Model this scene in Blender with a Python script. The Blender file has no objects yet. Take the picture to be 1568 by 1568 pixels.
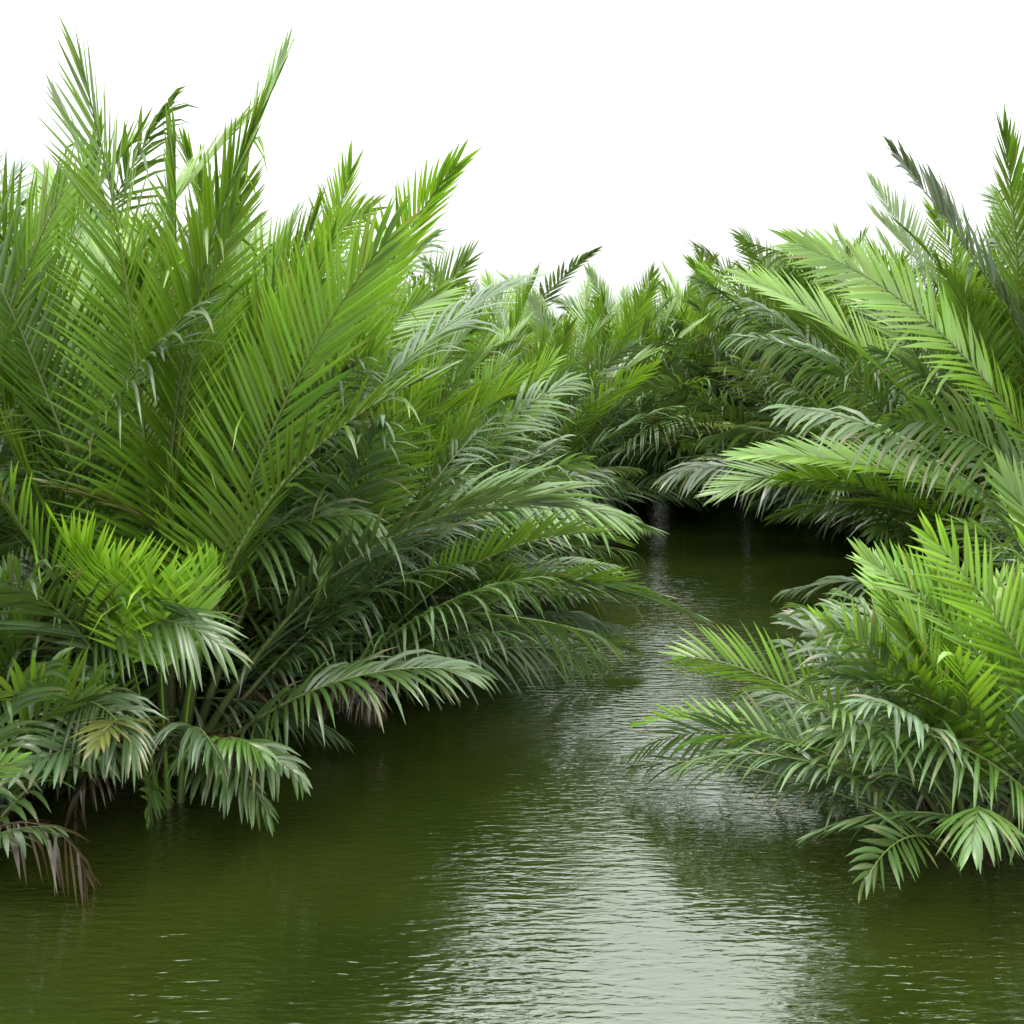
import bpy, math, numpy as np
from mathutils import Vector
R=np.random.RandomState(11)
sc=bpy.context.scene
rad=math.radians

# ------------------------------------------------------------ materials
def newmat(name):
    m=bpy.data.materials.new(name); m.use_nodes=True
    nt=m.node_tree; nt.nodes.clear(); return m,nt
def leaf_mat():
    m,nt=newmat("palm_leaf"); N=nt.nodes.new; L=nt.links.new
    out=N('ShaderNodeOutputMaterial'); pr=N('ShaderNodeBsdfPrincipled'); tr=N('ShaderNodeBsdfTranslucent'); mx=N('ShaderNodeMixShader')
    at=N('ShaderNodeAttribute'); at.attribute_name="Col"
    L(at.outputs['Color'],pr.inputs['Base Color'])
    pr.inputs['Roughness'].default_value=.34; pr.inputs['Specular IOR Level'].default_value=.9
    m2=N('ShaderNodeVectorMath'); m2.operation='MULTIPLY'; m2.inputs[1].default_value=(1.6,1.5,.5)
    L(at.outputs['Color'],m2.inputs[0]); L(m2.outputs[0],tr.inputs['Color'])
    mx.inputs[0].default_value=.25; L(pr.outputs[0],mx.inputs[1]); L(tr.outputs[0],mx.inputs[2]); L(mx.outputs[0],out.inputs[0])
    return m
LEAF=leaf_mat()
def mud_mat():
    m,nt=newmat("river_mud"); N=nt.nodes.new; L=nt.links.new
    out=N('ShaderNodeOutputMaterial'); pr=N('ShaderNodeBsdfPrincipled')
    tc=N('ShaderNodeTexCoord'); no=N('ShaderNodeTexNoise'); no.inputs['Scale'].default_value=2.5; no.inputs['Detail'].default_value=8
    L(tc.outputs['Object'],no.inputs['Vector'])
    cr=N('ShaderNodeValToRGB'); cr.color_ramp.elements[0].position=.35; cr.color_ramp.elements[0].color=(.008,.008,.004,1)
    cr.color_ramp.elements[1].position=.7; cr.color_ramp.elements[1].color=(.03,.025,.013,1)
    L(no.outputs['Fac'],cr.inputs[0]); L(cr.outputs[0],pr.inputs['Base Color']); pr.inputs['Roughness'].default_value=.85; pr.inputs['Specular IOR Level'].default_value=.2
    b=N('ShaderNodeBump'); b.inputs['Strength'].default_value=.7; b.inputs['Distance'].default_value=.08; L(no.outputs['Fac'],b.inputs['Height']); L(b.outputs[0],pr.inputs['Normal'])
    L(pr.outputs[0],out.inputs[0]); return m
def water_mat():
    m,nt=newmat("river_water"); N=nt.nodes.new; L=nt.links.new
    out=N('ShaderNodeOutputMaterial'); pr=N('ShaderNodeBsdfPrincipled')
    tc=N('ShaderNodeTexCoord')
    def noise(scale,vec,detail=3,dist=0):
        mp=N('ShaderNodeMapping'); mp.inputs['Scale'].default_value=vec; L(tc.outputs['Object'],mp.inputs['Vector'])
        n=N('ShaderNodeTexNoise'); n.inputs['Scale'].default_value=scale; n.inputs['Detail'].default_value=detail; n.inputs['Distortion'].default_value=dist
        L(mp.outputs[0],n.inputs['Vector']); return n
    c=noise(.35,(1,1,1),3)
    cr=N('ShaderNodeValToRGB'); cr.color_ramp.elements[0].position=.35; cr.color_ramp.elements[0].color=(.011,.018,.002,1)
    cr.color_ramp.elements[1].position=.7; cr.color_ramp.elements[1].color=(.023,.030,.004,1)
    L(c.outputs['Fac'],cr.inputs[0]); L(cr.outputs[0],pr.inputs['Base Color'])
    pr.inputs['Roughness'].default_value=.05; pr.inputs['IOR'].default_value=2.25
    pr.inputs['Specular Tint'].default_value=(.92,1,.88,1)
    a=noise(11,(.33,1.5,1),2,.3); b_=noise(2.4,(.4,1.3,1),2,.3); d=noise(.3,(1,1,1),2)
    ad=N('ShaderNodeMath'); ad.operation='MULTIPLY_ADD'; L(b_.outputs['Fac'],ad.inputs[0]); ad.inputs[1].default_value=.6; L(a.outputs['Fac'],ad.inputs[2])
    mr=N('ShaderNodeMapRange'); mr.inputs[1].default_value=.38; mr.inputs[2].default_value=.6; mr.inputs[3].default_value=.42; mr.inputs[4].default_value=1; L(d.outputs['Fac'],mr.inputs[0])
    bp=N('ShaderNodeBump'); bp.inputs['Distance'].default_value=.021; L(ad.outputs[0],bp.inputs['Height']); L(mr.outputs[0],bp.inputs['Strength']); L(bp.outputs[0],pr.inputs['Normal'])
    L(pr.outputs[0],out.inputs[0]); return m

# ------------------------------------------------------------ frond generator
def nrm(v): return v/np.maximum(np.linalg.norm(v,axis=-1,keepdims=True),1e-9)
class Acc:
    def __init__(s): s.v=[];s.q=[];s.c=[];s.n=0
    def add(s,v,q,c): s.v.append(v);s.q.append(q+s.n);s.c.append(c);s.n+=len(v)
    def obj(s,name,loc):
        v=np.concatenate(s.v).astype(np.float32); q=np.concatenate(s.q).astype(np.int32); c=np.concatenate(s.c).astype(np.float32)
        me=bpy.data.meshes.new(name); me.vertices.add(len(v)); me.vertices.foreach_set('co',(v-np.array(loc,dtype=np.float32)).ravel())
        me.loops.add(q.size); me.loops.foreach_set('vertex_index',q.ravel())
        me.polygons.add(len(q)); me.polygons.foreach_set('loop_start',np.arange(0,q.size,4,dtype=np.int32)); 
        me.update(calc_edges=True); me.validate()
        ca=me.color_attributes.new("Col",'FLOAT_COLOR','POINT'); ca.data.foreach_set('color',np.concatenate([c,np.ones((len(c),1),np.float32)],1).ravel())
        me.materials.append(LEAF)
        o=bpy.data.objects.new(name,me); o.location=loc; sc.collection.objects.link(o); return o

def tube(acc,P,r,B,N,col,k=5):
    M=len(P); a=np.arange(k)/k*2*math.pi
    v=P[:,None,:]+r[:,None,None]*(np.cos(a)[None,:,None]*B[:,None,:]+np.sin(a)[None,:,None]*N[:,None,:])
    i=np.arange(M-1)[:,None]; j=np.arange(k)[None,:]; j2=(j+1)%k
    q=np.stack([i*k+j,i*k+j2,(i+1)*k+j2,(i+1)*k+j],-1).reshape(-1,4)
    acc.add(v.reshape(-1,3),q,np.repeat(col,k,axis=0))

def frond(acc,base,az,e0,bend,L,H,leafL,npair,droop,col,rcol,K=4,fold=.35,lod=0,psi0=.4,s0=.2,width=.026,sway=0,twist=0,tipbrown=0.,thick=1.0,mess=1.0,zmin=None):
    M=26; s=np.linspace(0,1,M)
    for _ in range(14):
        e=e0-bend*s**1.7; a=az+sway*s**1.5
        T=np.stack([np.cos(e)*np.cos(a),np.cos(e)*np.sin(a),np.sin(e)],-1)
        P=np.concatenate([[[0,0,0]],np.cumsum((T[1:]+T[:-1])/2,0)/(M-1)])
        if zmin is None or P[-1,2]*L>zmin: break
        bend*=.9
    mz=P[:,2].max()
    if mz*L>H: L=H/mz
    P=P*L+base
    B=np.stack([-np.sin(a),np.cos(a),0*a],-1); N=np.cross(T,B)
    tw=twist*s; B,N=B*np.cos(tw)[:,None]+N*np.sin(tw)[:,None],N*np.cos(tw)[:,None]-B*np.sin(tw)[:,None]
    r=(.034*(1-s)**1.3+.006)*thick*(L/6)**.7+.055*np.exp(-s*8)*thick
    rc=np.array(rcol)[None,:]*np.ones((M,1)); f=np.exp(-s*6)[:,None]; rc=rc*(1-f)+np.array([.04,.036,.018])*f
    tube(acc,P,r,B,N,rc,6 if lod==0 else 3)
    n=npair; u=(np.arange(n)+.5)/n; sl=s0+(1-s0)*u
    sl=np.concatenate([sl,sl+.3/n]); u=np.concatenate([u,u]); side=np.concatenate([np.ones(n),-np.ones(n)])
    sl=np.minimum(sl+R.normal(0,.12/n,2*n),1)
    I=lambda A:np.stack([np.interp(sl,s,A[:,k]) for k in range(3)],-1)
    p,t,b,nn=I(P),nrm(I(T)),nrm(I(B)),nrm(I(N))
    ln=leafL*np.interp(u,[0,.12,.4,.75,1],[.65,.95,1.05,.88,.45])*(1+R.normal(0,.05,2*n))
    wave=.08*np.sin(u*R.uniform(8,22)+R.uniform(0,6)+side)*mess
    phi=np.interp(u,[0,.3,.8,1],[1.1,.85,.58,.2])+R.normal(0,.05*mess,2*n)+wave
    psi=psi0+R.normal(0,.08*mess,2*n)
    d0=np.cos(phi)[:,None]*t+np.sin(phi)[:,None]*(side[:,None]*np.cos(psi)[:,None]*b+np.sin(psi)[:,None]*nn)
    dr=droop*np.exp(R.normal(0,.25*mess,2*n))
    brk=R.rand(2*n)<.04*mess; dr=np.where(brk,dr+1.6,dr)
    ln=np.where(R.rand(2*n)<.03,ln*.4,ln)
    prof=[.45,1,.95,.6,.04] if K==4 else [.5,1,.7,.04]
    pts=[];pos=p.copy(); W=nrm(t-(t*d0).sum(-1,keepdims=True)*d0+1e-4)
    roll=(R.normal(0,.2)+R.normal(0,.22*mess,2*n))[:,None]
    cols=[]
    cl=np.array(col)[None,:]*(1+R.normal(0,.12,(2*n,1)))*(1+R.normal(0,.05,(2*n,3)))
    yb=(R.rand(2*n,1)<tipbrown)
    for k in range(K+1):
        tt=k/K
        d=nrm(d0+np.array([0,0,-1.])*(dr*tt**1.4)[:,None])
        if k>0: pos=pos+d*(ln/K)[:,None]
        Wk=nrm(W-(W*d).sum(-1,keepdims=True)*d); nk=np.cross(d,Wk)
        Wk,nk=Wk*np.cos(roll)+nk*np.sin(roll),nk*np.cos(roll)-Wk*np.sin(roll)
        w=width*prof[k]
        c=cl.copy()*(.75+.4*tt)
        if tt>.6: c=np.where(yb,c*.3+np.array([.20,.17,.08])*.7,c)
        if lod==0:
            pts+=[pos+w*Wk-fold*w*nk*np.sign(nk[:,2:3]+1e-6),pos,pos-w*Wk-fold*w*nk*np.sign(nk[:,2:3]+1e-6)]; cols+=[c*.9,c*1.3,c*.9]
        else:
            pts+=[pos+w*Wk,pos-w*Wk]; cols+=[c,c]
    X=3 if lod==0 else 2
    V=np.stack(pts,1); C=np.stack(cols,1); per=X*(K+1)
    q=[]
    for k in range(K):
        for x in range(X-1):
            q.append([k*X+x,k*X+x+1,(k+1)*X+x+1,(k+1)*X+x])
    q=np.array(q)[None]+ (np.arange(2*n)*per)[:,None,None]
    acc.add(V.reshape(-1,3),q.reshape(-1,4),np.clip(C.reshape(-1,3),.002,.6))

YOUNG=np.array([.175,.33,.020]); MID=np.array([.092,.18,.030]); OLD=np.array([.098,.158,.075]); BROWN=np.array([.17,.115,.05]); YEL=np.array([.24,.28,.06])
def palm(x,y,H,n,lod=0,lean=None,bias=0.,young=.26,low=.55,dead=0,reach=.85,name="nipa_palm",emin=.35,front=.45,spears=0,seed=None,zmin=.35):
    global R
    R=np.random.RandomState(int(abs(x*131+y*977))+5 if seed is None else seed)
    acc=Acc(); z0=.05; a0=R.uniform(0,6.28)
    for i in range(n):
        u=(i+R.rand()*.8)/n
        az=a0+i*2.39996+R.normal(0,.25)
        if lean is not None and R.rand()<bias: az=lean+R.normal(0,.75)
        cf=max(0,-math.sin(az))
        e0=1.52-(1.52-emin)*u**1.3+R.normal(0,.06); e0=min(e0+.3*cf*front*u,1.54)
        bend=.18+R.uniform(.05,.5)+u*R.uniform(.4,1.1)*low*2*.85
        L=H*(1.12-(1.12-reach)*u)*R.uniform(.82,1.08)*(1-front*cf*u)
        yy=R.rand()
        isy=(u<young) or yy<.12
        t=R.rand()
        if isy: col=YOUNG*(.3+.7*t)+MID*(.7-.7*t); droop=R.uniform(.02,.22); psi=R.uniform(.1,.45); ms=.65
        else: col=MID*t+OLD*(1-t); droop=R.uniform(.25,1.5)*(.45+.85*u); psi=R.uniform(-.1,.4); ms=1.2
        tb=.12 if not isy else .02
        if u>.4 and R.rand()<.03: col=YEL*R.uniform(.6,.9); tb=.4
        col=col*R.uniform(.62,1.25)
        rr=.12+.3*u; base=np.array([x+math.cos(az)*rr,y+math.sin(az)*rr,z0-.1])
        dens={0:7.8,1:6.4}[lod]
        npair=int(L*(1-.2)*dens*1.3)
        frond(acc,base,az,e0,bend,L,H*R.uniform(.76,1.0),min(1.25,.18*L+.08)*R.uniform(.85,1.12),npair,droop,col,np.array([.17,.23,.06])*R.uniform(.7,1.2),
              K=4 if lod==0 else 3,lod=0 if lod==0 else 1,psi0=psi,s0=R.uniform(.17,.30),width={0:.028,1:.036}[lod]*R.uniform(.8,1.15),
              sway=R.normal(0,.3),twist=R.normal(0,.85),tipbrown=tb,mess=ms,zmin=zmin)
    for i in range(dead):
        az=R.uniform(0,6.28) if lean is None else lean+R.normal(0,1.2)
        frond(acc,np.array([x+math.cos(az)*.4,y+math.sin(az)*.4,.1]),az,R.uniform(.9,1.3),R.uniform(2.2,2.9),R.uniform(1.2,2.0),3,R.uniform(.4,.6),20,R.uniform(1.5,2.5),
              BROWN*R.uniform(.3,.6),BROWN*.5,K=3,lod=1,psi0=0,s0=.35,width=.016,mess=2.2)
    for i in range(14 if lod==0 else 0):
        az=R.uniform(0,6.28)
        frond(acc,np.array([x+math.cos(az)*.4,y+math.sin(az)*.4,-.1]),az,R.uniform(.8,1.35),R.uniform(.0,.5),R.uniform(.5,1.4),3,.02,2,0,BROWN*.3,np.array([.06,.05,.02]),K=3,lod=0,s0=.8,thick=2.0)
    for i in range(spears):
        az=[-1.1,-2.2,-.2,-1.7][i%4]; Ls=R.uniform(2.6,3.1)
        frond(acc,np.array([x+.35+.15*math.cos(az),y-.85+.15*math.sin(az),-.1]),az,1.45,.25,Ls,9,.95,26,.12,YOUNG*1.35,YOUNG,K=4,lod=0,psi0=.35,s0=.66,width=.03,mess=.7)
    return acc.obj(name,(x,y,0.))

# left bank, near to far
palm(-4.1,9.9,7.5,38,0,lean=-.4,bias=.3,young=.38,dead=4,reach=.56,front=.65,spears=4)
palm(-5.8,8.8,3.0,18,0,dead=3,front=.5,young=.3,emin=.6)
palm(-5.5,7.5,2.6,18,0,dead=3,front=.4,young=.2,emin=.7)
palm(-6.6,10.2,8.0,32,0,lean=-.8,bias=.15,dead=2,reach=.6,front=.6)
palm(-2.8,11.6,5.9,38,0,lean=-.4,bias=.4,dead=3,reach=.66,front=.5,young=.28)
palm(-5.0,12.8,8.3,32,0,young=.42)
palm(-7.8,12.5,9.0,26,0)
palm(-2.4,14.0,5.6,36,0,lean=-.2,bias=.4,reach=.74,young=.28)
palm(-3.9,15.2,8.0,28,0,young=.38)
palm(-2.1,17.1,5.2,30,1,lean=-.2,bias=.35,reach=.75)
palm(-3.6,18.2,6.8,24,1)
palm(-6,16.5,8.8,24,1); palm(-9,15.5,9.4,20,1)
palm(-1.4,20.2,5.7,30,1,lean=-.1,bias=.3,reach=.8,young=.35); palm(.1,23.4,6.2,30,1,lean=-.2,bias=.3,reach=.8,zmin=.6)
palm(-3.2,22,6.8,20,1); palm(2.0,27.2,7.0,34,1,lean=-.3,bias=.4,reach=.85,front=.2,zmin=1.0)
palm(-.8,26.5,7.4,20,1)
# right near clump
palm(4.7,8.3,2.7,34,0,lean=3.0,bias=.5,young=.35,reach=1.2,emin=.4,front=.35)
palm(5.6,9.5,2.9,28,0,lean=2.8,bias=.25,young=.4,reach=.95,front=.3)
palm(5.8,7.8,4.1,26,0,lean=3.0,bias=.15,young=.45,reach=.65,front=.45)
palm(8.4,11.5,3.8,18,0)
# right bank, mid
palm(10.4,21.2,8.2,36,1,lean=3.3,bias=.35,dead=1,reach=.72,zmin=.7); palm(10.6,18.3,9.0,32,1,lean=3.0,bias=.25,reach=.62,young=.4)
palm(11.1,15.6,9.8,28,1,reach=.58,young=.45); palm(12.6,20.5,10.2,24,1); palm(9.9,26.0,8.2,40,1,lean=3.15,bias=.6,reach=1.05,front=.3,emin=.5,low=.5,zmin=1.7); palm(13,17.2,10.8,20,1)
palm(12.3,24.5,9.8,20,1)
# end of the reach: crowns close over the bend
palm(4.0,30.4,7.4,38,1,lean=-.4,bias=.5,reach=.95,front=0,emin=.45,low=.5,zmin=1.6); palm(6.6,33.4,8.0,40,1,lean=-1.5,bias=.5,reach=.95,front=0,emin=.5,low=.5,zmin=1.5); palm(9.8,32.4,8.6,38,1,lean=-1.9,bias=.5,reach=.95,front=0,emin=.5,low=.5,zmin=1.5)
palm(12.6,29.7,8.8,28,1,lean=3.3,bias=.5,zmin=1.6); palm(.8,30.5,7.4,24,1); palm(5.0,37,8.6,22,1); palm(8.4,37,9.0,22,1); palm(12.5,36,9.4,20,1)
# distant stand of palms (one joined mass)
R=np.random.RandomState(77)
acc=Acc()
def far_palm(acc,x,y,H,n):
    a0=R.uniform(0,6.28)
    for i in range(n):
        u=(i+R.rand())/n; az=a0+i*2.4
        t=R.rand(); col=(YOUNG*.5+MID*.5) if R.rand()<.25 else MID*t+OLD*(1-t)
        L=H*(1.1-.25*u)
        frond(acc,np.array([x,y,0]),az,1.5-.9*u,.5+R.rand()*.9,L,H*R.uniform(.8,1),1.0,int(L*4),R.uniform(.2,.8),col*R.uniform(.65,1.15),np.array([.08,.13,.03]),K=3,lod=1,psi0=.3,width=.06,twist=R.normal(0,.7))
for (xa,xb,ya,yb,nn) in [(-22,1,29,45,18),(2,30,40,50,18),(15,28,18,36,10),(-20,-10,14,28,8)]:
    for _ in range(nn):
        far_palm(acc,R.uniform(xa,xb),R.uniform(ya,yb),R.uniform(6.6,9.4),14)
acc.obj("distant_palm_thicket",(0,40,0))

# ------------------------------------------------------------ ground + water
left=[(-16,-60),(-12,-5),(-7.6,5.6),(-6.0,7.2),(-5.9,8.8),(-4.7,9.9),(-3.1,11.4),(-2.6,13.5),(-2.3,16),(-1.7,19.5),(-.5,22.5),(1.6,26.4),(2.8,29.8),(4.4,31.4),(8,32.2),(14,33),(30,36),(60,60)]
right=[(66,52),(30,30.5),(15,30),(11.6,29),(10.0,26),(10,21.5),(9.8,17),(7.6,12.5),(5.3,9.4),(5.0,8.2),(6.2,6.4),(9.5,-5),(12,-60)]
poly=np.array(left+right,float)
def sdf(px,py):
    d=np.full(px.shape,1e9); ins=np.zeros(px.shape,bool)
    for i in range(len(poly)):
        a=poly[i]; b=poly[(i+1)%len(poly)]
        ex,ey=b-a; wx,wy=px-a[0],py-a[1]; t=np.clip((wx*ex+wy*ey)/(ex*ex+ey*ey),0,1)
        d=np.minimum(d,np.hypot(wx-t*ex,wy-t*ey))
        c=((a[1]>py)!=(b[1]>py))&(px<(b[0]-a[0])*(py-a[1])/(b[1]-a[1]+1e-12)+a[0]); ins^=c
    return np.where(ins,-d,d)
xs=np.concatenate([[-900,-300,-120,-60,-35],np.arange(-20,30.01,.3),[40,60,120,300,900]])
ys=np.concatenate([[-900,-300,-100,-40,-15],np.arange(-6,45.01,.3),[55,75,120,300,1200]])
X,Y=np.meshgrid(xs,ys); D=sdf(X,Y)
Z=np.clip(D*.3,-.9,.1)+.04*np.sin(X*2.3+np.sin(Y*1.7))*np.cos(Y*1.9)+R.normal(0,.012,X.shape)
v=np.stack([X,Y,Z],-1).reshape(-1,3); nx,ny=len(xs),len(ys)
i,j=np.meshgrid(np.arange(ny-1),np.arange(nx-1),indexing='ij'); q=np.stack([i*nx+j,i*nx+j+1,(i+1)*nx+j+1,(i+1)*nx+j],-1).reshape(-1,4)
me=bpy.data.meshes.new("ground"); me.from_pydata(v.tolist(),[],q.tolist()); me.materials.append(mud_mat())
for p in me.polygons: p.use_smooth=True
g=bpy.data.objects.new("ground",me); sc.collection.objects.link(g)
me=bpy.data.meshes.new("river_water"); me.from_pydata([(-80,-80,0),(90,-80,0),(90,90,0),(-80,90,0)],[],[(0,1,2,3)]); me.materials.append(water_mat())
wob=bpy.data.objects.new("river_water",me); sc.collection.objects.link(wob)

# ------------------------------------------------------------ light
w=bpy.data.worlds.new("World"); sc.world=w; w.use_nodes=True; nt=w.node_tree; nt.nodes.clear(); N=nt.nodes.new; L=nt.links.new
out=N('ShaderNodeOutputWorld'); bg=N('ShaderNodeBackground'); sky=N('ShaderNodeTexSky'); sky.sky_type='NISHITA'; sky.sun_disc=False
EL,AZ=rad(60),rad(230)
sky.sun_elevation=EL; sky.sun_rotation=AZ; sky.dust_density=5; sky.air_density=1
tc=N('ShaderNodeTexCoord'); sp=N('ShaderNodeSeparateXYZ'); L(tc.outputs['Generated'],sp.inputs[0])
mr=N('ShaderNodeMapRange'); mr.inputs[1].default_value=0; mr.inputs[2].default_value=1; mr.inputs[3].default_value=6.2; mr.inputs[4].default_value=31; L(sp.outputs['Z'],mr.inputs[0])
cb=N('ShaderNodeCombineXYZ'); 
for k,f in enumerate((.975,1.0,1.0)):
    mm=N('ShaderNodeMath'); mm.operation='MULTIPLY'; mm.inputs[1].default_value=f; L(mr.outputs[0],mm.inputs[0]); L(mm.outputs[0],cb.inputs[k])
mx=N('ShaderNodeMix'); mx.data_type='RGBA'; mx.inputs[0].default_value=.92; L(sky.outputs[0],mx.inputs[6]); L(cb.outputs[0],mx.inputs[7])
L(mx.outputs[2],bg.inputs[0]); bg.inputs[1].default_value=.15; L(bg.outputs[0],out.inputs[0])
sl=bpy.data.lights.new("sun",'SUN'); sl.energy=1.5; sl.angle=rad(10); sl.color=(1,.96,.88)
so=bpy.data.objects.new("sun",sl); sc.collection.objects.link(so)
dvec=Vector((math.sin(AZ)*math.cos(EL),math.cos(AZ)*math.cos(EL),math.sin(EL))); so.rotation_euler=dvec.to_track_quat('Z','Y').to_euler()
# ------------------------------------------------------------ camera
cam=bpy.data.cameras.new("camera"); cam.lens=31.5; cam.sensor_width=36; cam.clip_end=3000
co=bpy.data.objects.new("camera",cam); co.location=(0,0,4.75); co.rotation_euler=(rad(80.1),0,0); sc.collection.objects.link(co); sc.camera=co
sc.view_settings.view_transform='Standard'
